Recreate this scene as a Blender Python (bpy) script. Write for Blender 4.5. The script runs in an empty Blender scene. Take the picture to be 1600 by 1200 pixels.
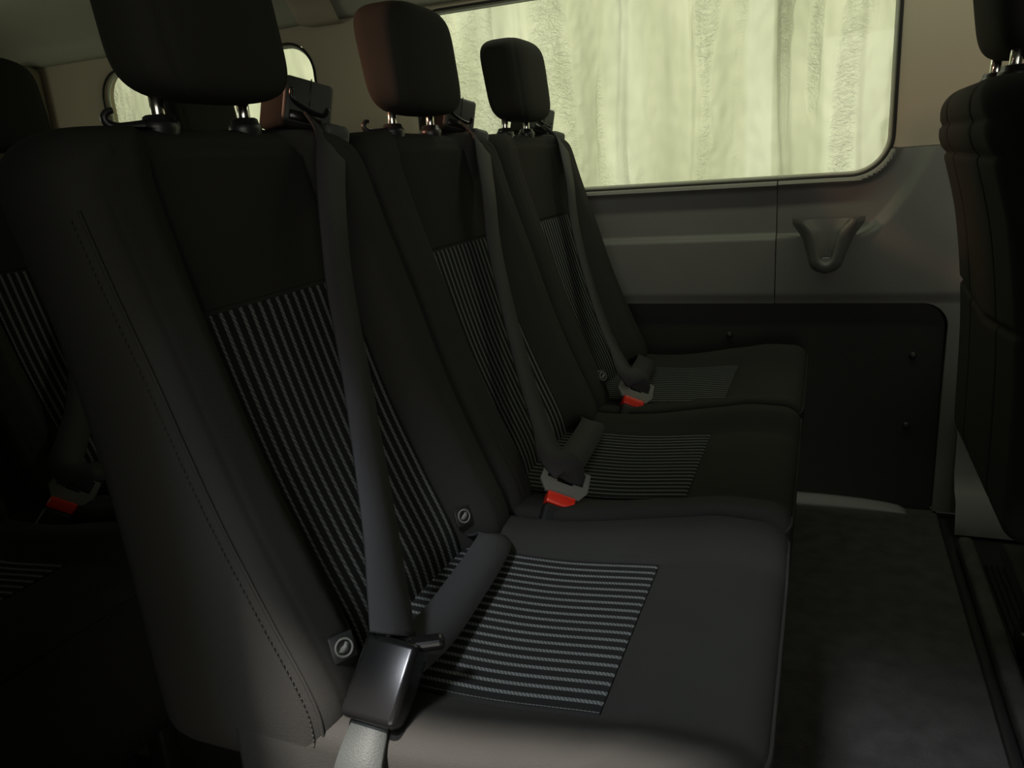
import bpy, bmesh, math, random
from mathutils import Vector, Matrix, noise
random.seed(4)
C = bpy.context.scene.collection
SC = bpy.context.scene
PI = math.pi

# ------------------------------------------------------------------ camera
def make_camera():
    p, yw, r, f = 0.278566, 0.395196, -0.074052, 1200.0
    fw = Vector((-math.sin(yw)*math.cos(p), math.cos(yw)*math.cos(p), -math.sin(p)))
    rt = Vector((math.cos(yw), math.sin(yw), 0)); up = rt.cross(fw)
    rt2 = rt*math.cos(r) + up*math.sin(r); up2 = -rt*math.sin(r) + up*math.cos(r)
    cd = bpy.data.cameras.new('camera'); cd.sensor_width = 36; cd.lens = f/1600*36; cd.clip_start = .02
    co = bpy.data.objects.new('camera', cd); C.objects.link(co)
    m = Matrix.Identity(4)
    for i in range(3):
        m[i][0] = rt2[i]; m[i][1] = up2[i]; m[i][2] = -fw[i]
    m.translation = Vector((0, 0, .88)); co.matrix_world = m
    SC.camera = co
make_camera()

# ------------------------------------------------------------------ light
SC.view_settings.view_transform = 'Standard'; SC.view_settings.look = 'None'
SC.view_settings.gamma = 1; SC.view_settings.use_curve_mapping = False
SC.view_settings.exposure = 0.0
wd = bpy.data.worlds.new('world'); SC.world = wd; wd.use_nodes = True
wd.node_tree.nodes['Background'].inputs[0].default_value = (.62, .62, .58, 1)
wd.node_tree.nodes['Background'].inputs[1].default_value = .02
def area(name, loc, target, sx, sy, watts, col, spread=180):
    l = bpy.data.lights.new(name, 'AREA'); l.shape = 'RECTANGLE'; l.size = sx; l.size_y = sy
    l.energy = watts; l.color = col; l.spread = math.radians(spread)
    o = bpy.data.objects.new(name, l); C.objects.link(o); o.location = loc
    o.rotation_euler = (Vector(target)-Vector(loc)).to_track_quat('-Z', 'Y').to_euler()
    return o
# workshop lamps beyond the plastic sheet, and two lamps over the open side door
area('lamp_behind_sheet', (-.7, 4.0, 1.5), (-.7, 2.4, 1.1), 4.6, 2.6, 73, (1.0, .98, .76))
area('lamp_over_door', (-.64, -.30, 3.3), (-.27, .42, .5), .13, .13, 55, (1.0, .88, .82), 60)
area('ceiling_fill', (-.1, 1.70, 1.365), (-.1, 1.72, 0), 1.7, .05, 2.6, (.92, .96, .70))  # unseen fill added under the ceiling to brighten wall ledges and cushions
area('lamp_over_yard', (-.56, -1.24, 3.2), (-.15, .85, .3), .5, .35, 5.2, (.88, .93, 1.0), 50)
area('door_side_fill', (1.9, -3.7, 1.25), (.1, 1.0, 1.0), 4.2, 2.4, 62, (1.0, .98, .87))  # broad fill added from the door side to light the far wall
area('rear_side_lamp', (-1.55, .40, 1.35), (-.64, 1.04, 1.01), .08, .08, .42, (1.0, .48, .30), 26)
area('rear_fill', (-2.54, .85, 1.05), (-1.5, .95, 1.15), .9, .4, 2.6, (.95, 1.0, .75))  # unseen fill added just inside the closed rear wall

# ------------------------------------------------------------------ materials
def mat(name, col, rough=.8, metal=0, spec=.3, bump=0, bscale=400, var=0, vscale=6, sheen=0):
    m = bpy.data.materials.new(name); m.use_nodes = True
    nt = m.node_tree; b = nt.nodes['Principled BSDF']
    b.inputs['Base Color'].default_value = (*col, 1); b.inputs['Roughness'].default_value = rough
    b.inputs['Metallic'].default_value = metal; b.inputs['Specular IOR Level'].default_value = spec
    if sheen:
        b.inputs['Sheen Weight'].default_value = sheen; b.inputs['Sheen Roughness'].default_value = .5
    tc = nt.nodes.new('ShaderNodeTexCoord')
    if bump:
        n = nt.nodes.new('ShaderNodeTexNoise'); n.inputs['Scale'].default_value = bscale; n.inputs['Detail'].default_value = 2
        bm = nt.nodes.new('ShaderNodeBump'); bm.inputs['Strength'].default_value = bump; bm.inputs['Distance'].default_value = .002
        nt.links.new(tc.outputs['Object'], n.inputs['Vector']); nt.links.new(n.outputs['Fac'], bm.inputs['Height'])
        nt.links.new(bm.outputs['Normal'], b.inputs['Normal'])
    if var:
        n = nt.nodes.new('ShaderNodeTexNoise'); n.inputs['Scale'].default_value = vscale; n.inputs['Detail'].default_value = 4
        r = nt.nodes.new('ShaderNodeMapRange'); r.inputs['From Min'].default_value = .3; r.inputs['From Max'].default_value = .7
        r.inputs['To Min'].default_value = 1-var; r.inputs['To Max'].default_value = 1+var
        mx = nt.nodes.new('ShaderNodeVectorMath'); mx.operation = 'SCALE'
        mx.inputs[0].default_value = col
        nt.links.new(tc.outputs['Object'], n.inputs['Vector']); nt.links.new(n.outputs['Fac'], r.inputs['Value'])
        nt.links.new(r.outputs['Result'], mx.inputs['Scale']); nt.links.new(mx.outputs[0], b.inputs['Base Color'])
    return m

def stripe_mat(name, period=.0148, off=0.0):
    m = mat(name, (.02, .02, .02), .95, spec=.1)
    nt = m.node_tree; b = nt.nodes['Principled BSDF']
    tc = nt.nodes.new('ShaderNodeTexCoord'); sp = nt.nodes.new('ShaderNodeSeparateXYZ')
    nt.links.new(tc.outputs['Object'], sp.inputs[0])
    def math_(op, a, bb):
        n = nt.nodes.new('ShaderNodeMath'); n.operation = op
        for i, v in enumerate((a, bb)):
            if v is None: continue
            if isinstance(v, (int, float)): n.inputs[i].default_value = v
            else: nt.links.new(v, n.inputs[i])
        return n.outputs[0]
    t = math_('MULTIPLY', sp.outputs['Y'], 2*PI/period); t = math_('ADD', t, off)
    s = math_('SINE', t, None)
    st = nt.nodes.new('ShaderNodeMapRange'); st.inputs['From Min'].default_value = .30; st.inputs['From Max'].default_value = .62
    nt.links.new(s, st.inputs['Value'])
    # woven dashes along the stripe
    u = math_('ADD', sp.outputs['X'], sp.outputs['Z']); u = math_('MULTIPLY', u, 2*PI/.0042)
    v = math_('MULTIPLY', sp.outputs['Y'], 2*PI/.0049)
    d = math_('SINE', math_('ADD', u, v), None)
    dd = nt.nodes.new('ShaderNodeMapRange'); dd.inputs['From Min'].default_value = -.9; dd.inputs['From Max'].default_value = .5
    dd.inputs['To Min'].default_value = .35
    nt.links.new(d, dd.inputs['Value'])
    f = math_('MULTIPLY', st.outputs['Result'], dd.outputs['Result'])
    mx = nt.nodes.new('ShaderNodeMix'); mx.data_type = 'RGBA'
    mx.inputs['A'].default_value = (.016, .016, .0155, 1); mx.inputs['B'].default_value = (.165, .18, .175, 1)
    nt.links.new(f, mx.inputs['Factor']); nt.links.new(mx.outputs['Result'], b.inputs['Base Color'])
    bm = nt.nodes.new('ShaderNodeBump'); bm.inputs['Strength'].default_value = .5; bm.inputs['Distance'].default_value = .001
    nt.links.new(f, bm.inputs['Height']); nt.links.new(bm.outputs['Normal'], b.inputs['Normal'])
    return m

FABRIC = mat('charcoal_fabric', (.030, .030, .027), .95, spec=.12, bump=.25, bscale=900, var=.06, vscale=9)
FAB_MID = mat('black_fabric', (.025, .025, .0215), .95, spec=.12, bump=.25, bscale=900)
STRIPE = stripe_mat('striped_fabric')
STRIPE2 = stripe_mat('striped_fabric_cushion', .0138, .6)
BLACKP = mat('black_plastic', (.018, .018, .018), .38, spec=.5)
TOWERP = mat('grey_tower_plastic', (.065, .07, .06), .5, spec=.4)
GLOSS = mat('gloss_black_plastic', (.008, .008, .008), .22, spec=.6)
WEB = mat('black_webbing', (.038, .037, .040), .75, spec=.3, bump=.4, bscale=1200)
WEBG = mat('grey_webbing', (.034, .040, .037), .6, spec=.3, bump=.3, bscale=700)
LATCH = mat('grey_latch_plastic', (.16, .165, .145), .5, spec=.4)
CHROME = mat('chrome', (.78, .76, .70), .18, metal=1)
RED = mat('red_button_plastic', (.72, .03, .012), .35, spec=.5)
PANEL = mat('grey_trim_plastic', (.165, .165, .150), .55, spec=.35, bump=.15, bscale=260, var=.07, vscale=3)
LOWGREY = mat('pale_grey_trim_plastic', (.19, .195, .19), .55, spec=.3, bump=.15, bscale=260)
DARKP = mat('charcoal_board', (.026, .026, .023), .6, spec=.25, bump=.2, bscale=300)
PILLAR = mat('taupe_pillar_trim', (.39, .34, .26), .85, spec=.2, bump=.15, bscale=500)
HEAD = mat('headliner_fabric', (.36, .36, .29), .95, spec=.1, bump=.25, bscale=600, var=.05, vscale=3)
CARPET = mat('dark_carpet', (.062, .061, .058), 1, spec=.05, bump=.7, bscale=300, var=.2, vscale=25)
RUBBER = mat('black_rubber', (.010, .010, .010), .6, spec=.3)
RIM = mat('pale_glass_rim', (.45, .47, .38), .4, spec=.4)
SCREW = mat('screw_metal', (.35, .34, .30), .35, metal=.8)

def glass_mat():
    m = bpy.data.materials.new('window_glass'); m.use_nodes = True; nt = m.node_tree; nt.nodes.clear()
    o = nt.nodes.new('ShaderNodeOutputMaterial'); t = nt.nodes.new('ShaderNodeBsdfTransparent'); g = nt.nodes.new('ShaderNodeBsdfGlossy')
    t.inputs[0].default_value = (.93, .96, .90, 1); g.inputs['Roughness'].default_value = .03
    mx = nt.nodes.new('ShaderNodeMixShader'); mx.inputs[0].default_value = .04
    nt.links.new(t.outputs[0], mx.inputs[1]); nt.links.new(g.outputs[0], mx.inputs[2]); nt.links.new(mx.outputs[0], o.inputs[0])
    return m
GLASS = glass_mat()
def sheet_mat():
    m = bpy.data.materials.new('plastic_sheet'); m.use_nodes = True; nt = m.node_tree; nt.nodes.clear()
    def N(t, **k):
        n = nt.nodes.new(t)
        for a, v in k.items(): n.inputs[a].default_value = v
        return n
    L = nt.links.new
    o = N('ShaderNodeOutputMaterial'); t = N('ShaderNodeBsdfTranslucent'); d = N('ShaderNodeBsdfDiffuse')
    tc = N('ShaderNodeTexCoord'); sp = N('ShaderNodeSeparateXYZ'); L(tc.outputs['Object'], sp.inputs[0])
    mp = N('ShaderNodeMapping', Scale=(1.6, 1, .5)); L(tc.outputs['Object'], mp.inputs[0])
    n = N('ShaderNodeTexNoise', Scale=3.5, Detail=4.0); L(mp.outputs[0], n.inputs['Vector'])
    # creases only in some upright bands
    mpb = N('ShaderNodeMapping', Scale=(1, 1, .12)); L(tc.outputs['Object'], mpb.inputs[0])
    nb = N('ShaderNodeTexNoise', Scale=9.0, Detail=1.0); L(mpb.outputs[0], nb.inputs['Vector'])
    band = N('ShaderNodeMapRange'); band.inputs['From Min'].default_value = .52; band.inputs['From Max'].default_value = .66
    L(nb.outputs['Fac'], band.inputs['Value'])
    mpc = N('ShaderNodeMapping', Scale=(1, 1, 1.6)); L(tc.outputs['Object'], mpc.inputs[0])
    n2 = N('ShaderNodeTexNoise', Scale=34.0, Detail=5.0, Distortion=2.0); L(mpc.outputs[0], n2.inputs['Vector'])
    mul = nt.nodes.new('ShaderNodeMath'); mul.operation = 'MULTIPLY'; L(n2.outputs['Fac'], mul.inputs[0]); L(band.outputs['Result'], mul.inputs[1])
    bm = N('ShaderNodeBump', Strength=1.0, Distance=.020); L(mul.outputs[0], bm.inputs['Height'])
    cr = nt.nodes.new('ShaderNodeMix'); cr.data_type = 'RGBA'
    cr.inputs['A'].default_value = (.66, .68, .56, 1); cr.inputs['B'].default_value = (.86, .87, .76, 1)
    fr = N('ShaderNodeMapRange'); fr.inputs['From Min'].default_value = .35; fr.inputs['From Max'].default_value = .62
    L(n.outputs['Fac'], fr.inputs['Value']); L(fr.outputs['Result'], cr.inputs['Factor'])
    # fold shade painted as bands, with heat-sealed strips and double layers, by position
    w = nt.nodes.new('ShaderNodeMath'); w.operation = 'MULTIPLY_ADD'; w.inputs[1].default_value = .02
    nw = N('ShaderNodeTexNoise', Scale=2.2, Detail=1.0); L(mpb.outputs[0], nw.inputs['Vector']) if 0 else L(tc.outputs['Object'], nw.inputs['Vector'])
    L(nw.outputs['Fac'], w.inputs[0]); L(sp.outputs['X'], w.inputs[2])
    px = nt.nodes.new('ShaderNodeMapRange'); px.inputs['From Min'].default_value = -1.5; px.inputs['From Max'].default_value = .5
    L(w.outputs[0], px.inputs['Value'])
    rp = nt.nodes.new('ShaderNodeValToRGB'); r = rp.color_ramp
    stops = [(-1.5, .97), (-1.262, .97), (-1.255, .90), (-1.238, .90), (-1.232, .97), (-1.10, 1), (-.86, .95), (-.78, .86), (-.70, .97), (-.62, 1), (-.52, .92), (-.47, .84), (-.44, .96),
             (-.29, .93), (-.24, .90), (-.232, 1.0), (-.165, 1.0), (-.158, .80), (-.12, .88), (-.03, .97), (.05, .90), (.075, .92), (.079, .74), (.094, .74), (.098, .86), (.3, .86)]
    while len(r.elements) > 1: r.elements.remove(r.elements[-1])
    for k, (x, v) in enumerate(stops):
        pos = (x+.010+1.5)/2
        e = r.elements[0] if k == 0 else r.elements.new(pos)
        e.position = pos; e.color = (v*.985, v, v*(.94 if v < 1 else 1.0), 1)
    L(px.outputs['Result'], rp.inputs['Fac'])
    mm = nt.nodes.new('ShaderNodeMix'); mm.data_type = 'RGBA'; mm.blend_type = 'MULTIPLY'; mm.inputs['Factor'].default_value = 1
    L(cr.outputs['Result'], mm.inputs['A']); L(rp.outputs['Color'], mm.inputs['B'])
    for q in (t, d):
        L(mm.outputs['Result'], q.inputs['Color']); L(bm.outputs['Normal'], q.inputs['Normal'])
    mx = nt.nodes.new('ShaderNodeMixShader'); mx.inputs[0].default_value = .18
    L(t.outputs[0], mx.inputs[1]); L(d.outputs[0], mx.inputs[2]); L(mx.outputs[0], o.inputs[0])
    return m
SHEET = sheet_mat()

# ------------------------------------------------------------------ helpers
def obj(name, bm, m, parent=None, smooth=True, normals=True):
    if normals: bmesh.ops.recalc_face_normals(bm, faces=bm.faces[:])
    me = bpy.data.meshes.new(name); bm.to_mesh(me); bm.free()
    if isinstance(m, (list, tuple)):
        for q in m: me.materials.append(q)
    else: me.materials.append(m)
    if smooth:
        for p in me.polygons: p.use_smooth = True
    o = bpy.data.objects.new(name, me); C.objects.link(o)
    if parent: o.parent = parent
    return o
def sharp(o, ang=40):
    me = o.data
    b = bmesh.new(); b.from_mesh(me)
    for e in b.edges:
        if len(e.link_faces) == 2 and e.calc_face_angle(0) > math.radians(ang): e.smooth = False
    b.to_mesh(me); b.free(); return o
def thing(name, label, cat, loc=(0, 0, 0), group=None, rot=(0, 0, 0)):
    o = bpy.data.objects.new(name, None); C.objects.link(o); o.location = loc; o.rotation_euler = rot
    o['label'] = label; o['category'] = cat
    if group: o['group'] = group
    return o
def tag(o, label, cat, group=None):
    o['label'] = label; o['category'] = cat
    if group: o['group'] = group
    return o
def struct(o): o['kind'] = 'structure'; return o

def grid(bm, f, us, vs, flip=False):
    R = [[bm.verts.new(f(u, v)) for v in vs] for u in us]
    for i in range(len(us)-1):
        for j in range(len(vs)-1):
            bm.faces.new((R[i][j], R[i+1][j], R[i+1][j+1], R[i][j+1]))
    return R
def lin(a, b, n): return [a+(b-a)*i/(n-1) for i in range(n)]
def loft(bm, rings, cap=True, close=True):
    V = [[bm.verts.new(p) for p in r] for r in rings]
    n = len(V[0])
    for i in range(len(V)-1):
        for j in range(n if close else n-1):
            k = (j+1) % n
            bm.faces.new((V[i][j], V[i][k], V[i+1][k], V[i+1][j]))
    if cap:
        for r in (V[0], V[-1]):
            c = Vector((0, 0, 0))
            for v in r: c += v.co
            cv = bm.verts.new(c/n)
            for j in range(n): bm.faces.new((r[j], r[(j+1) % n], cv))
    return V
def tube(bm, pts, rad, seg=10, closed=False):
    pts = [Vector(p) for p in pts]; n = len(pts); rings = []
    up = Vector((0, 0, 1)); prev = None
    for i, p in enumerate(pts):
        a = pts[(i-1) % n] if (closed or i > 0) else p
        b = pts[(i+1) % n] if (closed or i < n-1) else p
        t = (b-a).normalized()
        if prev is None:
            x = t.cross(up)
            if x.length < .1: x = t.cross(Vector((1, 0, 0)))
        else: x = prev - t*prev.dot(t)
        x.normalize(); y = t.cross(x); prev = x
        r = rad[i] if isinstance(rad, (list, tuple)) else rad
        rings.append([p + x*r*math.cos(2*PI*k/seg) + y*r*math.sin(2*PI*k/seg) for k in range(seg)])
    if closed:
        rings.append(rings[0]); loft(bm, rings, cap=False); bmesh.ops.remove_doubles(bm, verts=bm.verts[:], dist=1e-6)
    else: loft(bm, rings)
def rbox(bm, c, s, r=.004, seg=3, rot=None):
    b = bmesh.new(); bmesh.ops.create_cube(b, size=1)
    for v in b.verts: v.co = Vector((v.co.x*s[0], v.co.y*s[1], v.co.z*s[2]))
    bmesh.ops.bevel(b, geom=b.edges[:], offset=min(r, min(s)*.49), segments=seg, profile=.5, affect='EDGES')
    M = Matrix.Translation(Vector(c)) @ (rot.to_4x4() if rot else Matrix.Identity(4))
    mp = {v: bm.verts.new(M @ v.co) for v in b.verts}
    for f in b.faces: bm.faces.new([mp[v] for v in f.verts])
    b.free()
def prism(bm, poly, f0, f1, holes=()):
    """poly of 2D points, f0/f1 map a 2D point to the two faces"""
    a = [bm.verts.new(f0(p)) for p in poly]; b = [bm.verts.new(f1(p)) for p in poly]
    n = len(poly)
    for i in range(n): bm.faces.new((a[i], a[(i+1) % n], b[(i+1) % n], b[i]))
    if not holes:
        bm.faces.new(a); bm.faces.new(b[::-1]); return
    for lst in (a, b):
        es = [bm.edges.get((lst[i], lst[(i+1) % n])) or bm.edges.new((lst[i], lst[(i+1) % n])) for i in range(n)]
        for h in holes:
            hv = [bm.verts.new((f0 if lst is a else f1)(p)) for p in h]
            es += [bm.edges.new((hv[i], hv[(i+1) % len(hv)])) for i in range(len(hv))]
            if lst is a: ha = hv
            else:
                for i in range(len(hv)): bm.faces.new((ha[i], ha[(i+1) % len(hv)], hv[(i+1) % len(hv)], hv[i]))
        bmesh.ops.triangle_fill(bm, edges=es, use_beauty=True)
def spline(P, n):
    P = [Vector(p) for p in P]; out = []
    Q = [P[0]*2-P[1]] + P + [P[-1]*2-P[-2]]
    m = len(P)-1
    for k in range(n):
        t = k/(n-1)*m; i = min(int(t), m-1); u = t-i
        a, b, c, d = Q[i:i+4]
        out.append(.5*((2*b)+(c-a)*u+(2*a-5*b+4*c-d)*u*u+(3*b-a-3*c+d)*u*u*u))
    return out
def ribbon(bm, P, W, n=40, th=.0016, hw=None):
    c = spline(P, n); w = spline(W, n); rings = []
    for i in range(n):
        t = (c[min(i+1, n-1)]-c[max(i-1, 0)]).normalized()
        if hw: w[i] = w[i].cross(t).normalized()*hw      # W holds face normals
        nn = t.cross(w[i]).normalized()*th
        a, b = c[i]-w[i], c[i]+w[i]
        k = [a, a*.5+b*.5, b]
        rings.append([a-nn, k[1]-nn, b-nn, b+nn, k[1]+nn, a+nn])
    loft(bm, rings)
def sstep(a, b, x):
    t = max(0, min(1, (x-a)/(b-a))); return t*t*(3-2*t)
def interp(tab, x):
    if x <= tab[0][0]: return tab[0][1]
    for (a, u), (b, v) in zip(tab, tab[1:]):
        if x <= b: return u+(v-u)*(x-a)/(b-a)
    return tab[-1][1]
def smooth_tab(tab, n=200):
    c = spline([(a, b, 0) for a, b in tab], n); return [(p.x, p.y) for p in c]

# ------------------------------------------------------------------ seat (local x = X + OX, y = Y - yc)
OX = .35
HW = .227
FRONT = smooth_tab([(.30, -.405), (.40, -.424), (.445, -.436), (.52, -.468), (.62, -.507), (.762, -.550), (.87, -.576), (.945, -.590)])
BACK = smooth_tab([(.30, -.600), (.40, -.606), (.60, -.612), (.75, -.630), (.85, -.655), (.90, -.665), (.945, -.670)])
SEAMY = .118          # half width of the centre insert
ZS = .762             # top of the striped insert
def groove(d, w=.0032, depth=.0034): return depth*math.exp(-(d/w)**2)
def front_x(y, z, grooves=True):
    x = interp(FRONT, z); a = abs(y)
    b = .034*sstep(.30, .42, z)*(1-.35*sstep(.70, .93, z)) + .004
    x += b*sstep(.114, .168, a)
    x -= .010*sstep(.9, .5, z)*(1-(a/.12)**2 if a < .12 else 0)*.6
    if grooves:
        if z > ZS-.004 and z < .915: x -= groove(a-SEAMY)
        if z <= ZS: x -= groove(a-SEAMY-.001)
        if a < SEAMY: x -= groove(z-ZS, .003, .003)
        x -= groove(z-.915-.006*math.cos(y*9), .004, .0024)*(1 if a < .19 else 0)
        x -= groove(a-.200, .0028, .0016)*(1-sstep(.86, .9, z))
    return x
def make_backrest(root, zt=.938, RS=.06, zb=.335, tower=True, folds=False):
    bm = bmesh.new(); rings = []
    zs = lin(zb, zt-.032, 120) + [zt-.032*(1-math.sin(k/12*PI/2)) for k in range(1, 13)]
    zs = [zb+.0001*0] + zs[1:]
    ys = [math.sin((k/46-1)*PI/2*1.0) for k in range(93)]
    ys = [.55*v + .45*(k/46-1) for k, v in enumerate(ys)]
    for z in zs:
        e = zt-z; hw = HW
        if e < RS: hw -= RS - math.sqrt(max(0, RS*RS-(RS-e)**2))
        d = z-zb
        if d < .05: hw -= (.05 - math.sqrt(max(0, .05**2-(.05-d)**2)))*.6
        ti = 0
        if e < .032: ti = .032-math.sqrt(max(0, .032**2-(.032-e)**2))
        if d < .03: ti = .03-math.sqrt(max(0, .03**2-(.03-d)**2))
        ring = []; r = .030
        for v in ys:
            y = v*hw; x = front_x(v*HW, z) - ti
            q = hw-abs(y)
            if q < r: x -= (r-math.sqrt(max(0, r*r-(r-q)**2)))*1.0
            ring.append((x+OX, y, z))
        for v in ys[::-1][1:-1] if False else ys[::-1]:
            y = v*hw; x = interp(BACK, z)+ti*.9
            q = hw-abs(y); r2 = .028
            if q < r2: x += (r2-math.sqrt(max(0, r2*r2-(r2-q)**2)))
            if folds:
                x -= .003*math.exp(-((z-.872)/.014)**2); x += .005*math.exp(-((z-.850)/.004)**2)+.004*math.exp(-((z-.890)/.003)**2)
                x += .006*math.exp(-((z-.640-.1*(abs(y)-.1))/.004)**2) + .004*groove(abs(y)-.1, .003, 1)
            ring.append((min(x, ring[0][0]-OX-.004 if q < .001 else 9)+OX, y, z))
        rings.append(ring)
    loft(bm, rings)
    b = obj('backrest', bm, FABRIC, root)
    for sd in (-1, 1):       # sewn outer edge of the bolsters
        bm = bmesh.new(); q = .005; r = .030; pts = []
        for z in lin(zb+.05, zt-.07, 90):
            pts.append((front_x(HW*.98, z, False)-(r-math.sqrt(r*r-(r-q)**2))+OX, sd*(HW-q), z))
        tube(bm, pts, .0019, 6)
        for k in range(0, 88, 1):
            a = Vector(pts[k]); c_ = Vector(pts[k+1]); off = Vector((.009, sd*-.0025*-1, 0))
            off = Vector((-.008, sd*.0045, 0))
            rbox(bm, (a+c_)/2+off, (.0012, .0012, .0034), .0004, 1)
        obj('seam', bm, FABRIC, b)
    # striped insert
    bm = bmesh.new()
    zz = lin(.375, ZS-.0025, 60); yy = lin(-SEAMY+.0025, SEAMY-.0025, 40)
    grid(bm, lambda z, y: (front_x(y, z, False)+OX+.0018-.002*max(0, 1-min(abs(abs(y)-SEAMY), ZS-z)/.004), y, z), zz, yy)
    obj('striped_panel', bm, STRIPE, b)
    # darker plain insert above it
    bm = bmesh.new()
    zz = lin(ZS+.0025, .908, 30)
    grid(bm, lambda z, y: (front_x(y, z, False)+OX+.0012-.002*max(0, 1-min(abs(abs(y)-SEAMY), z-ZS, .911-z)/.004), y, z), zz, yy)
    obj('plain_panel', bm, FAB_MID, b)
    return b

def cushion_z(x, y, near=0, far=0):
    """top height of the cushion; x in X coordinates"""
    a = abs(y)
    z = .398 + .010*sstep(-.30, -.08, x) - .004*math.cos(x*20)*.5
    z += (.012+.014*sstep(-.38, -.12, x))*sstep(.135, .190, a)
    z -= .010*sstep(.06, .0, abs(a-.0))*0
    z += .006*sstep(-.165, -.10, x)
    z -= groove(a-.137, .003, .0026)*(1 if x < -.165 else 0)
    z -= groove(x+.1665, .003, .0026)*(1 if a < .137 else 0)
    if a > .19: z -= .004*sstep(.19, .2, a)*0
    return z
XF = -.026
def make_cushion(root, near=.018, far=.018):
    bm = bmesh.new()
    xb, r = -.50, .030
    xs = lin(xb, XF-.045, 100) + [XF-.045+.045*math.sin(k/16*PI/2) for k in range(1, 17)]
    vs = [math.sin((k/44-1)*PI/2) for k in range(89)]; vs = [.5*v+.5*(k/44-1) for k, v in enumerate(vs)]
    def shape(y):      # front edge pulled back near the rounded corner
        q0 = y+HW; q1 = HW-y; d = 0
        for q, R in ((q0, .11 if near > .025 else .025), (q1, .025)):
            if q < R: d = max(d, (R-math.sqrt(max(0, R*R-(R-q)**2)))*.9)
        return d
    top = []
    for x in xs:
        row = []
        for v in vs:
            y = v*HW; z = cushion_z(x, y)
            for q, R in ((y+HW, near), (HW-y, far)):
                if q < R: z -= R-math.sqrt(max(0, R*R-(R-q)**2))
            e = XF-x
            if e < r: z -= (r-math.sqrt(max(0, r*r-(r-e)**2)))*.8
            t = sstep(-.25, XF, x)
            row.append(Vector((x - shape(y)*t + OX, y, z)))
        top.append(row)
    V = [[bm.verts.new(p) for p in row] for row in top]
    for i in range(len(V)-1):
        for j in range(len(vs)-1): bm.faces.new((V[i][j], V[i+1][j], V[i+1][j+1], V[i][j+1]))
    # skirt: sides and front drop to z = .2
    border = [V[i][0] for i in range(len(V))] + V[-1][1:] + [V[i][-1] for i in range(len(V)-2, -1, -1)] + V[0][-2:0:-1]
    cx = Vector((-.25+OX, 0, 0)); prev = border
    for z, ins in ((.340, -.001), (.300, .003), (.24, .012), (.19, .022), (.188, .06)):
        ring = []
        for b in border:
            d = (Vector((b.co.x, b.co.y, 0))-cx).normalized()
            zz = min(z, b.co.z-.004)
            ring.append(bm.verts.new((b.co.x-d.x*ins, b.co.y-d.y*ins*.5, zz)))
        for j in range(len(border)):
            k = (j+1) % len(border); bm.faces.new((prev[j], prev[k], ring[k], ring[j]))
        prev = ring
    bm.faces.new(prev)
    c = obj('cushion', bm, FABRIC, root)
    bm = bmesh.new()
    xx = lin(-.47, -.169, 70); yy = lin(-.1345, .1345, 44)
    grid(bm, lambda x, y: (x+OX, y, cushion_z(x, y)+.0016-.002*max(0, 1-min(.137-abs(y), -.1665-x)/.004)+groove(abs(y)-.137, .003, .0026)+groove(x+.1665, .003, .0026)), xx, yy)
    obj('striped_panel', bm, STRIPE2, c)
    # piping cord along the front edge
    bm = bmesh.new()
    pts = []
    for v in lin(-.99, .99, 50):
        y = v*HW; t = 1
        z = cushion_z(XF, y)-.022
        for q, R in ((y+HW, near), (HW-y, far)):
            if q < R: z -= (R-math.sqrt(max(0, R*R-(R-q)**2)))
        pts.append((XF+OX-shape(y)+.0005, y, z))
    tube(bm, pts, .0026, 6)
    obj('piping', bm, FABRIC, c)
    return c

def make_headrest(root, sh=0):
    bm = bmesh.new(); rings = []
    z0, z1 = .962, 1.125
    N = 40
    for k in range(N+1):
        s = k/N; z = z0+(z1-z0)*(.5-.5*math.cos(PI*s)); h = (z-(z0+z1)/2)/((z1-z0)/2)
        fx = (1-abs(h)**5.5)**(1/3.2) if abs(h) < 1 else 0
        fy = (1-abs(h)**5.0)**(1/3.0) if abs(h) < 1 else 0
        wy = .104*(1-.03*h); wx = .045+.003*h
        cx = -.606-.010*h
        ring = []
        for j in range(72):
            a = 2*PI*j/72; ca, sa = math.cos(a), math.sin(a)
            ex = math.copysign(abs(ca)**.50, ca); ey = math.copysign(abs(sa)**.46, sa)
            x, y = ex*wx*max(fx, .12), ey*wy*max(fy, .2)
            if ex > 0: x *= 1.0-.18*(abs(ey))**4 ; x -= .006*(1-ey*ey)*0
            g = groove(abs(y)-.086*max(fy, .2), .0028, .0022) if ex > .3 else 0
            ring.append((cx+x-g+OX, y, z))
        rings.append(ring)
    loft(bm, rings)
    h = obj('headrest', bm, FAB_MID, root)
    for sy in (-.063, .063):
        bm = bmesh.new(); tube(bm, [(-.617+OX, sy, .925), (-.616+OX, sy, .985)], .0068, 14)
        obj('post', bm, CHROME, h)
    return h
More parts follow.
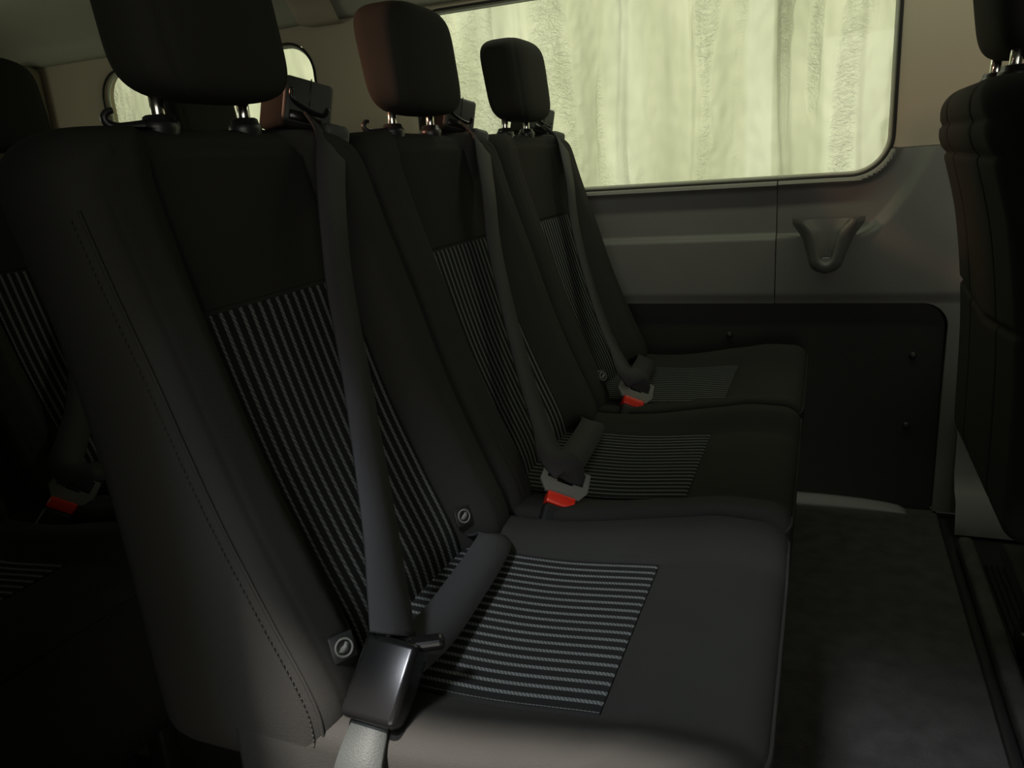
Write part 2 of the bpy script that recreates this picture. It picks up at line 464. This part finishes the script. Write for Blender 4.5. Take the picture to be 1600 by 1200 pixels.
def make_collars(back, hook=True, loop=False):
    for k, sy in enumerate((-.063, .063)):
        bm = bmesh.new(); rings = []
        for z, r in ((.920, .017), (.932, .0185), (.9375, .0195), (.9425, .0195), (.9445, .018), (.945, .0165), (.9495, .0155), (.951, .013)):
            rings.append([(-.617+OX+r*math.cos(2*PI*j/28)*.9, sy+r*math.sin(2*PI*j/28), z) for j in range(28)])
        loft(bm, rings)
        if k == 0 and hook:
            pts = [(-.617, sy-.014, .941), (-.626, sy-.026, .940), (-.634, sy-.036, .940), (-.639, sy-.042, .944), (-.640, sy-.044, .950), (-.638, sy-.041, .955), (-.635, sy-.037, .956)]
            tube(bm, [(p[0]+OX, p[1], p[2]) for p in spline(pts, 22)], [.006-.0032*i/21 for i in range(22)], 8)
        if k == 1 and loop:
            tube(bm, [(p[0]+OX, p[1], p[2]) for p in spline([(-.617, sy-.018, .940), (-.617, sy-.026, .942), (-.617, sy-.028, .950), (-.617, sy-.024, .955)], 12)], .0015, 6)
        obj('collar', bm, BLACKP, back)

def make_tower(root):
    # belt outlet box on the far shoulder, face turned a little towards the near side
    base = Vector((-.624+OX, .200, .974))
    rot = Matrix.Rotation(math.radians(-30), 3, 'Z') @ Matrix.Rotation(math.radians(-14), 3, 'X')
    bm = bmesh.new()
    rbox(bm, base+rot@Vector((-.045, 0, -.004)), (.085, .064, .058), .009, 4, rot)
    t = obj('belt_tower', bm, FAB_MID, root)
    bm = bmesh.new(); rbox(bm, base+rot@Vector((-.002, 0, 0)), (.012, .066, .056), .006, 3, rot)
    fp = obj('front_plate', bm, TOWERP, t)
    bm = bmesh.new()   # dark slot curve
    pts = [(.0055, -.026, .012), (.0055, -.025, .002), (.0055, -.016, -.006), (.0055, .006, -.012), (.0055, .020, -.012), (.0055, .025, -.003)]
    tube(bm, [base+rot@Vector(p) for p in spline(pts, 24)], [.003]*24, 8)
    rbox(bm, base+rot@Vector((.0050, -.004, -.020)), (.003, .044, .012), .001, 1, rot)
    rbox(bm, base+rot@Vector((.0043, .0, .012)), (.0012, .0016, .034), .0004, 1, rot)
    obj('belt_slot', bm, GLOSS, t)
    bm = bmesh.new()
    b2 = Vector((-.606+OX, .206, .915))
    rbox(bm, b2, (.05, .036, .06), .008, 3, rot)
    rbox(bm, b2+rot@Vector((.024, 0, .008)), (.006, .026, .012), .002, 2, rot)
    obj('tower_shroud', bm, TOWERP, t)
    return t
def make_badge(back, sy):
    z = .462 if sy < 0 else .445; x = front_x(sy, z, False)+OX+.006
    n = Vector((math.cos(.35), 0, math.sin(.35))); rot = Matrix.Rotation(-.55, 3, 'Z') @ Matrix.Rotation(-.35, 3, 'Y')
    bm = bmesh.new(); rbox(bm, (x-.001, sy, z), (.004, .024, .025), .0012, 2, rot)
    t = obj('anchor_tag', bm, BLACKP, back)
    t['label'] = 'small dark square tag with a round grey child-seat symbol'
    bm = bmesh.new(); c = Vector((x, sy, z))
    ring = [c+rot@Vector((.002, .0082*math.cos(a), .0082*math.sin(a))) for a in lin(0, 2*PI, 33)[:-1]]
    tube(bm, ring, .0012, 6, True)
    poly = [(-.007, -.003), (-.002, -.0055), (.004, -.004), (.007, .003), (.0035, .0065), (.001, .003), (-.003, .001)]
    prism(bm, poly, lambda p: c+rot@Vector((.0008, p[0]*.8, p[1]*.8)), lambda p: c+rot@Vector((.0026, p[0]*.8, p[1]*.8)))
    obj('emblem', bm, LATCH, t)
def make_base(root):
    bm = bmesh.new()
    for sy in (-.16, .16):
        rbox(bm, (-.10+OX, sy, .10), (.035, .03, .20), .006, 2)
        rbox(bm, (-.46+OX, sy, .16), (.05, .03, .32), .006, 2)
        rbox(bm, (-.28+OX, sy, .03), (.42, .05, .05), .01, 2)
    rbox(bm, (-.29+OX, 0, .178), (.46, .40, .03), .008, 2)
    obj('seat_frame', bm, BLACKP, root)

def make_seat(name, label, X, Y, group, near=.018, far=.018, tower=True, hook=True, loop=False, badges=(), folds=False, RS=.06, zb=.335):
    r = thing(name, label, 'seat', (X-OX, Y, 0), group)
    b = make_backrest(r, RS=RS, zb=zb, folds=folds)
    make_collars(b, hook, loop)
    for s in badges: make_badge(b, s)
    make_cushion(r, near, far); make_headrest(r); make_base(r)
    if tower: make_tower(r)
    return r
YC = .685; W = .46
G1 = 'three seats of the main row'
s1 = make_seat('van_seat', 'nearest large charcoal fabric van seat with striped centre and near side edge lit', 0, YC, G1, near=.026, badges=(-.180, .130))
s2 = make_seat('van_seat', 'middle seat of the main row, charcoal fabric with striped centre panels', 0, YC+W, G1)
s3 = make_seat('van_seat', 'seat nearest the big window in the main row, charcoal with striped panels', 0, YC+2*W, G1, far=.024, hook=False, loop=True, badges=(-.180,))

def dup(root, loc, label, group):
    r = root.copy(); C.objects.link(r); r.location = loc; r['label'] = label; r['group'] = group
    for ch in list(root.children):
        c = ch.copy(); C.objects.link(c); c.parent = r
        for g in list(ch.children):
            d = g.copy(); C.objects.link(d); d.parent = c
            for h in list(g.children):
                e = h.copy(); C.objects.link(e); e.parent = d
    return r
GR = 'seats of the row behind'
dup(s2, (-OX-.76, YC-.19, 0), 'dark seat of the row behind with its cushion seen at the left edge', GR)
dup(s2, (-OX-.76, YC-.16+W, 0), 'rear row seat whose black headrest shows at the left picture edge', GR)
dup(s2, (-OX-.76, 1.50, 0), 'rear row seat whose headrest shows between the nearest headrest posts', GR)
GF = 'seats of the row ahead, seen from behind'
f1 = make_seat('van_seat', 'seat of the row ahead seen from behind at the right edge, olive-lit back cover', .822, 1.21, GF, tower=False, hook=False, folds=True, RS=.10, zb=.385)
dup(f1, (.862-OX, .75, 0), 'seat of the row ahead cut by the right picture edge, only its back edge visible', GF)

# ------------------------------------------------------------------ belts
def make_belt(label, Y, X=0, big=False, rear=False):
    r = thing('seat_belt', label, 'seat belt', (X-OX, Y, 0), 'three point seat belts' if not rear else 'seat belts of the row behind')
    def L(p): return (p[0]+OX, p[1], p[2])
    sh = [(-.610, .194, .946), (-.566, .150, .918), (-.545, .112, .878), (-.528, .081, .828), (-.520, .066, .763), (-.506, .050, .706), (-.484, .024, .645), (-.451, -.021, .580), (-.415, -.071, .524), (-.378, -.127, .488), (-.356, -.160, .470)]
    if not big: sh += [(-.332, -.162, .447), (-.3385, -.163, .4325)]
    wd = [(.85, .15, .5), (.85, .15, .5), (.85, .15, .5), (.93, .05, .35), (.95, 0, .3), (.95, 0, .3), (.93, 0, .36), (.90, 0, .45), (.85, -.05, .5), (.78, -.1, .6), (.75, -.2, .65)][:11]
    if not big: wd[-1] = (.6, -.35, .6); wd += [(.38, -.54, .39)]*2
    bm = bmesh.new(); ribbon(bm, [L(p) for p in sh], wd, 60, hw=.0238); obj('shoulder_strap', bm, WEB, r)
    lp = [(-.345, -.165, .452), (-.352, -.09, .432), (-.360, .0, .426), (-.366, .07, .425), (-.378, .125, .421), (-.41, .15, .410), (-.45, .165, .395)]
    wd = [(.5, -.4, .75), (.5, -.3, .8), (.5, -.1, .85), (.5, .0, .85), (.5, .0, .85), (.4, .1, .9), (.3, .1, .9), (.3, .1, .9)]
    bm = bmesh.new(); ribbon(bm, [L(p) for p in lp], wd, 40, hw=.0225); obj('lap_strap', bm, WEB, r)
    # latch plate
    c = Vector(L((-.335, -.172, .433)))
    ax = Vector((.84, .30, -.40)).normalized()          # along the slot
    dn = Vector((-.20, -.72, -.60)).normalized(); dn = (dn-ax*dn.dot(ax)).normalized()
    nn = ax.cross(dn).normalized()
    def P(u, v, w): return c+ax*u+dn*v+nn*w
    out = [(-.034, -.020), (-.030, -.026), (-.027, -.012), (.027, -.012), (.030, -.020), (.035, -.016), (.034, .004), (.028, .015), (-.022, .015), (-.034, .004)]
    bm = bmesh.new()
    if big: c = Vector(L((-.352, -.160, .462)))
    slot = [(-.026, -.006), (.026, -.006), (.026, -.001), (.01, -.001), (.01, .002), (-.012, .002), (-.012, -.001), (-.026, -.001)]
    if big: rbox(bm, c+Vector((.024, .006, .0)), (.038, .016, .012), .005, 3, Matrix.Rotation(.5, 3, 'Z'))
    else: prism(bm, [(-.034, -.022), (.034, -.022), (.036, .006), (.026, .021), (-.024, .021), (-.036, .006)], lambda p: P(p[0], p[1], -.003), lambda p: P(p[0], p[1], .003), [[(-.027, -.020), (.027, -.020), (.027, .000), (.012, .000), (.012, .003), (-.012, .003), (-.012, .000), (-.027, .000)]])
    obj('latch_plate', bm, GLOSS if big else LATCH, r, smooth=False)
    # buckle
    q = dn*1.0; q = (q-ax*q.dot(ax)).normalized(); n2 = ax.cross(q).normalized()
    R = Matrix((ax, q, n2)).transposed()
    bc = c+dn*.035
    ln = .074 if big else .075
    if big:
        q = Vector((-.05, -.73, -.68)).normalized(); ax2 = Vector((.97, .10, .05)); ax2 = (ax2-q*ax2.dot(q)).normalized(); n2 = ax2.cross(q).normalized()
        R = Matrix((ax2, q, n2)).transposed(); bc = c+q*-.006
    bm = bmesh.new(); rbox(bm, bc+R@Vector((0, ln/2+.004, 0)), (.056 if big else .044, ln, .032 if big else .026), .007, 4, R)
    b = obj('buckle', bm, GLOSS if big else RUBBER, r)
    bm = bmesh.new(); rbox(bm, bc+R@Vector((0, -.005, 0)), (.042, .018, .022), .003, 3, R)
    
    if big: bm.free()
    else: obj('release_button', bm, RED, b)
    bm = bmesh.new()
    for s in (-1, 1):
        tube(bm, [c+dn*.020+ax*.014*s, bc+R@Vector((.012*s, .000, -.004)), bc+R@Vector((.012*s, .01, -.004))], .0014, 6)
    obj('tongue', bm, CHROME, r)
    if big:
        e = bc+R@Vector((0, ln, 0)); bm = bmesh.new()
        ribbon(bm, [e, e+Vector((.0, -.03, -.03)), e+Vector((-.0, -.042, -.07)), e+Vector((-.01, -.04, -.14))], [ax2*.017, ax2*.022, ax2*.024, ax2*.022], 24, .005)
        obj('buckle_stalk', bm, WEBG, r)
    else:
        e = bc+R@Vector((0, ln, 0)); bm = bmesh.new()
        tube(bm, [e-R@Vector((0, .02, 0)), e+Vector((-.02, -.01, -.04)), e+Vector((-.04, -.01, -.09))], .009, 8)
        obj('buckle_stalk', bm, BLACKP, r)
    return r
make_belt('dark seat belt crossing the nearest seat down to a large glossy black buckle', YC, big=True)
b2 = make_belt('seat belt across the middle seat, grey latch plate in a bright red buckle', YC+W)
b3 = dup(b2, (-OX, YC+2*W, 0), 'seat belt on the window seat with grey latch plate and thin red buckle', 'three point seat belts')
dup(b2, (-OX-.76+.02, YC-.19+.0, 0), 'seat belt of the row behind with red buckle at the left edge', 'seat belts of the row behind')
dup(b2, (-OX-.76, YC-.19+W, 0), 'seat belt of the row behind against the middle rear seat', 'seat belts of the row behind')

# ------------------------------------------------------------------ body shell
def sd_rrect(x, z, x0, x1, z0, z1, r):
    cx, cz = (x0+x1)/2, (z0+z1)/2; qx = abs(x-cx)-(x1-x0)/2+r; qz = abs(z-cz)-(z1-z0)/2+r
    return math.hypot(max(qx, 0), max(qz, 0))+min(max(qx, qz), 0)-r
def sdf_panel(name, x0, x1, z0, z1, step, yf, keep, m, depth=.03, parent=None, sz=None):
    """sheet y = yf(x, z) kept where keep(x, z) >= 0, edges snapped to the outline, rim folded outwards"""
    bm = bmesh.new(); nx = max(2, int((x1-x0)/step)+1); nz = max(2, int((z1-z0)/(sz or step))+1)
    xs, zs = lin(x0, x1, nx), lin(z0, z1, nz); hs = max(xs[1]-xs[0], zs[1]-zs[0])
    P = {}
    for i, x in enumerate(xs):
        for j, z in enumerate(zs):
            k = keep(x, z); a, b = x, z
            if -.75*hs < k < .6*hs:
                for _ in range(3):
                    k = keep(a, b); gx = (keep(a+1e-4, b)-keep(a-1e-4, b))/2e-4; gz = (keep(a, b+1e-4)-keep(a, b-1e-4))/2e-4
                    g = gx*gx+gz*gz
                    if g > .2: a -= k*gx/g; b -= k*gz/g
                a = min(max(a, x0), x1); b = min(max(b, z0), z1)
            P[i, j] = (a, b, keep(a, b))
    V = {}
    def vv(k):
        if k not in V: V[k] = bm.verts.new((P[k][0], yf(P[k][0], P[k][1]), P[k][1]))
        return V[k]
    for i in range(nx-1):
        for j in range(nz-1):
            ks = [(i, j), (i+1, j), (i+1, j+1), (i, j+1)]
            if min(P[k][2] for k in ks) > -1e-4 and sum(P[k][2] for k in ks) > 1e-4:
                bm.faces.new([vv(k) for k in ks])
    be = [e for e in bm.edges if len(e.link_faces) == 1]
    r = bmesh.ops.extrude_edge_only(bm, edges=be)
    for v in [g for g in r['geom'] if isinstance(g, bmesh.types.BMVert)]: v.co.y += depth
    o = obj(name, bm, m, parent, normals=True); sharp(o, 50); return o
YW = 1.95
WB = (-1.03, .135, .797, 1.275, .085)
WA = (-2.155, -1.345, .80, 1.25, .085)
def holes(x, z, g=0): return min(sd_rrect(x, z, WB[0]-g, WB[1]+g, WB[2]-g, WB[3]+g, WB[4]+g), sd_rrect(x, z, WA[0]-g, WA[1]+g, WA[2]-g, WA[3]+g, WA[4]+g))

def y_upper(x, z):
    d = holes(x, z)
    low = .020 if z < (.790 if x < -.09 else .846) else 0
    return YW + .010*max(0, 1-d/.018)**2 - .006*sstep(.02, .06, d) + low
# taupe upper trim, with the two window openings
def keep_up(x, z):
    lim = .80 if x < WB[1]-.0 else .80+.052*1
    return min(holes(x, z), z-lim)
o = sdf_panel('wall_left', -2.6, 1.6, 0, 1.30, .012, y_upper, lambda x, z: holes(x, z), PILLAR, .04); struct(o)
# grey belt-line panels: window sill, recess, ledge
def ledge(x, z, right):
    d = sd_rrect(x, z, WB[0], WB[1], WB[2], WB[3], WB[4])
    y = YW-.006
    # recess between z .675 and .785 which ends in a sweep on the right
    t = max(0, x-.07) if right else 0
    zl = .667+8.5*t*t
    rec = sstep(zl, zl+.010+.5*t, z)*sstep(.006, .021, d)
    y += -.024+.022*rec
    y += .016*max(0, 1-max(d, 0)/.012)**2
    y += .006*(1-sstep(.513, .540, z))
    if right:
        y += .014*sstep(.18, .30, x)*sstep(.60, .80, z)
        # bulge round the grab pocket
    return y
def dark_sd(x, z): return sd_rrect(x, z, -3.5, .266, -.5, .513, .055)
def keep_l(x, z): return min(sd_rrect(x, z, *WB), dark_sd(x, z), .805-z+(.0), -.1058-x, )
o = sdf_panel('trim_1', -2.6, -.106, .50, .797, .010, lambda x, z: ledge(x, z, False)-.0012, lambda x, z: min(dark_sd(x, z), -.1058-x), PANEL, .02, sz=.0042); struct(o)
o['label'] = 'grey panel under the big window left of the seam'
def keep_r(x, z): return min(sd_rrect(x, z, *WB), dark_sd(x, z), .853-z)
o = sdf_panel('trim_2', -.1035, 1.2, .005, .853, .0052, lambda x, z: ledge(x, z, True), keep_r, PANEL, .02, sz=.0045); struct(o)
o['label'] = 'grey panel right of the seam, wrapping the window corner'
# charcoal lower board
o = sdf_panel('trim_3', -2.6, .27, .0, .515, .02, lambda x, z: YW-.010, lambda x, z: -sd_rrect(x, z, -3.5, .263, -.5, .510, .052), DARKP, .01); struct(o)
o['label'] = 'charcoal lower board with push clips'
for cx, cz in ((-.211, .43), (.201, .387), (.198, .215), (-.75, .43), (-.45, .43)):
    bm = bmesh.new(); rings = []
    for t in range(7):
        a = t/6*PI/2; r = .0085*math.cos(a)+.0005
        rings.append([(cx+r*math.cos(2*PI*k/16), YW-.0105-.006*math.sin(a), cz+r*math.sin(2*PI*k/16)) for k in range(16)])
    loft(bm, rings); obj('clip', bm, BLACKP, o)
# grey footing right of the board, pale lower wheel-arch trim
bm = bmesh.new()
prof = [(1.938, .40), (1.925, .30), (1.90, .20), (1.895, .12), (1.87, .085), (1.84, .07), (1.82, .0)]
grid(bm, lambda x, k: (x+.10*(.4-prof[k][1])*0, prof[k][0], prof[k][1]), lin(.30, 1.4, 12), list(range(len(prof))))
o = struct(obj('trim_4', bm, LOWGREY, None)); o['label'] = 'pale grey stepped trim at the foot of the wall'
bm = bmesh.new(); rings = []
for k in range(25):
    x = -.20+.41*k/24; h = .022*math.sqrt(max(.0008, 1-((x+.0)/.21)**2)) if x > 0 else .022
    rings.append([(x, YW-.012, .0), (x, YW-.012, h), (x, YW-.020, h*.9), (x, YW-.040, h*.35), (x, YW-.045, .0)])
loft(bm, rings); o = struct(obj('trim_5', bm, LOWGREY)); o['label'] = 'pale curved sill strip shaped like light falling where the board meets the floor'  # sill strip with the light at the wall foot built into its shape

# windows: seal, rim, glass
def rr_path(x0, x1, z0, z1, r, y, n=14):
    pts = []
    for cx, cz, a0 in ((x1-r, z0+r, -PI/2), (x1-r, z1-r, 0), (x0+r, z1-r, PI/2), (x0+r, z0+r, PI)):
        for k in range(n+1):
            a = a0+PI/2*k/n; pts.append((cx+r*math.cos(a), y, cz+r*math.sin(a)))
    out = []
    for i, p in enumerate(pts):
        q = pts[(i+1) % len(pts)]; d = math.dist(p, q); m = max(1, int(d/.06))
        for k in range(m): out.append(tuple(p[j]+(q[j]-p[j])*k/m for j in range(3)))
    return out
for n, (w, lab) in enumerate(((WB, 'large side window with a white plastic sheet outside'), (WA, 'rear side window half hidden by the headrests')), 1):
    g = .004
    bm = bmesh.new(); pts = rr_path(w[0]+g, w[1]-g, w[2]+g, w[3]-g, w[4]-g, YW+.020)
    a = [bm.verts.new(p) for p in pts]; bm.faces.new(a)
    gl = struct(obj(f'window_{n}', bm, GLASS, None, smooth=False)); gl['label'] = lab
    bm = bmesh.new(); tube(bm, rr_path(w[0]+.001, w[1]-.001, w[2]+.001, w[3]-.001, w[4], YW+.008), .0034, 8, True); obj('seal', bm, RUBBER, gl)
    bm = bmesh.new(); tube(bm, rr_path(w[0]+.007, w[1]-.007, w[2]+.007, w[3]-.007, w[4]-.006, YW+.022), .0050, 8, True); obj('rim', bm, RIM, gl)

# grab pocket
hp = thing('wall_pocket', 'grey moulded V-shaped pocket on the wall panel below the big window', 'holder', (.005, YW-.046, .65))
def pocket_path(s):     # s 0..1 left-top corner round the bottom to right-top; returns x,z of outer silhouette
    pts = spline([(-.061, .062, 0), (-.060, .050, 0), (-.046, .024, 0), (-.035, -.015, 0), (-.026, -.045, 0), (0, -.058, 0), (.026, -.045, 0), (.037, -.015, 0), (.050, .024, 0), (.064, .050, 0), (.065, .062, 0)], 61)
    return pts
outer = pocket_path(0)
inner = spline([(-.046, .060, 0), (-.040, .053, 0), (-.024, .034, 0), (-.016, .0, 0), (-.011, -.025, 0), (0, -.034, 0), (.011, -.025, 0), (.017, .0, 0), (.026, .034, 0), (.043, .053, 0), (.050, .060, 0)], 61)
bm = bmesh.new(); rings = []
for a, b in zip(outer, inner):
    m = a*.35+b*.65
    lo = min(1, max(0, (a.y+.058)/.12))
    yy = -.024-.012*lo
    c2 = a*1.22; c2.y = a.y-.010*(1-lo)
    rings.append([(c2.x, .022, c2.y), (a.x, yy*.45, a.y), (a.x*.95+b.x*.05, yy*.85, a.y*.95+b.y*.05), (m.x, yy-.004, m.y), (b.x*.9+a.x*.1, yy, b.y*.9+a.y*.1), (b.x, yy*.6, b.y), (b.x*.98, .012, b.y)])
V = loft(bm, rings, cap=False, close=False)
obj('rim', bm, PANEL, hp)
bm = bmesh.new(); rings = []      # tapering concave cup inside
for k in range(17):
    z = .060-.085*k/16; hw = interp([(-.034, .006), (-.02, .0125), (0, .0165), (.034, .025), (.053, .041), (.06, .047)], z)
    rings.append([(hw*math.cos(a), .010-.0-.026*(1-math.sin(a)) + .012*0, z) for a in lin(0, PI, 15)])
loft(bm, rings, cap=False, close=False); obj('cup', bm, PANEL, hp)
bm = bmesh.new(); rbox(bm, (.0005, -.006, -.033), (.020, .012, .016), .003, 2); obj('drain_tab', bm, LOWGREY, hp)

# floor
bm = bmesh.new(); prism(bm, [(-2.6, -.0), (.275, -.0), (.275, 1.95), (-2.6, 1.95)], lambda p: (p[0], p[1], 0), lambda p: (p[0], p[1], -.03))
struct(obj('floor', bm, CARPET, smooth=False))
bm = bmesh.new(); prism(bm, [(.255, 0), (2.2, 0), (2.2, 1.95), (.255, 1.95)], lambda p: (p[0], p[1], -.008), lambda p: (p[0], p[1], -.03))
f2 = struct(obj('floor', bm, RUBBER, smooth=False)); f2['label'] = 'black rubber floor mat'
bm = bmesh.new()
for k in range(9): rbox(bm, (.30+.011*k, .85, -.005), (.006, 1.7, .008), .002, 1)
obj('mat_rib', bm, RUBBER, f2)
rl = bmesh.new()
rbox(rl, (.283, .95, .004), (.018, 1.86, .012), .004, 2)
o = obj('seat_rail', rl, BLACKP); tag(o, 'long black floor rail edging the carpet at the lower right', 'rail')
bm = bmesh.new(); rbox(bm, (.309, 1.25, .014), (.030, 1.0, .04), .010, 3)
o = obj('seat_rail_cover', bm, CARPET); tag(o, 'dark carpeted plinth cover beside the rail under the seat ahead', 'cover')

# roof, rear, near side
bm = bmesh.new()
prof = [(1.975, 1.285), (1.935, 1.288), (1.915, 1.305), (1.88, 1.345), (1.80, 1.385), (1.65, 1.41), (1.3, 1.425), (.75, 1.42), (.52, 1.40), (.38, 1.36), (.29, 1.30), (.24, 1.29)]
pp = spline([(a, b, 0) for a, b in prof], 50)
grid(bm, lambda x, k: (x, pp[k].x, pp[k].y+.02*math.exp(-((x+1.25)/.05)**2)*0), lin(-2.62, 2.2, 40), list(range(50)))
struct(obj('ceiling', bm, HEAD, normals=False))
bm = bmesh.new(); rbox(bm, (-.2, 1.12, 1.47), (4.9, 1.74, .05), .01, 1); struct(obj('trim_6', bm, PANEL, smooth=False))
# pillar cover rising over the headliner between the windows
bm = bmesh.new()
def pc(x, k):
    t = (x+1.33)/.22; d = -.010*(1-abs(2*((x+1.36)/.28)-1)**6)
    return (x, pp[k].x+d*(.9 if pp[k].x > 1.8 else .3), pp[k].y+d)
grid(bm, pc, lin(-1.50, -1.22, 20), list(range(0, 26)))
o = struct(obj('trim_7', bm, PILLAR)); o['label'] = 'taupe pillar cover curving into the headliner'
bm = bmesh.new(); rbox(bm, (-2.62, 1.0, .70), (.05, 2.0, 1.42), .01, 2); struct(obj('wall_back', bm, PILLAR, smooth=False))
bm = bmesh.new(); rbox(bm, (2.2, 1.0, .70), (.05, 2.0, 1.42), .01, 2); struct(obj('wall_front', bm, PANEL, smooth=False))
bm = bmesh.new()
rbox(bm, (-1.56, .25, .64), (2.11, .02, 1.30), .004, 2)
rbox(bm, (1.7, .265, .64), (1.0, .05, 1.30), .01, 2)
struct(obj('wall_right', bm, PANEL, smooth=False))
bm = bmesh.new(); rbox(bm, (-2.42, 1.90, 1.03), (.09, .09, .52), .03, 4); o = struct(obj('trim_8', bm, PILLAR)); o['label'] = 'rear corner post'

# ------------------------------------------------------------------ plastic sheet outside
def sheet_y(x, z):
    y = 2.62 + .035*math.sin(x*5.3+.6*math.sin(z*2)) + .018*math.sin(x*13+1.2*math.sin(z*1.7+1)) + .010*math.sin(x*31+z*1.1)
    y += .010*noise.noise(Vector((x*9, z*3, 1.3))) + .005*noise.noise(Vector((x*40, z*22, 4)))
    for xs, a in ((-1.30, .02), (-.98, .012), (-.62, .02), (-.40, .016), (-.12, .03), (.17, .015)):
        y -= a*math.exp(-((x-xs-.012*math.sin(z*5+xs*9))/.012)**2)
    for xs in (-.78, -.35, .05):
        w = math.exp(-((x-xs)/.03)**2)
        y += .006*w*noise.noise(Vector((x*60, z*90, xs)))
    return y
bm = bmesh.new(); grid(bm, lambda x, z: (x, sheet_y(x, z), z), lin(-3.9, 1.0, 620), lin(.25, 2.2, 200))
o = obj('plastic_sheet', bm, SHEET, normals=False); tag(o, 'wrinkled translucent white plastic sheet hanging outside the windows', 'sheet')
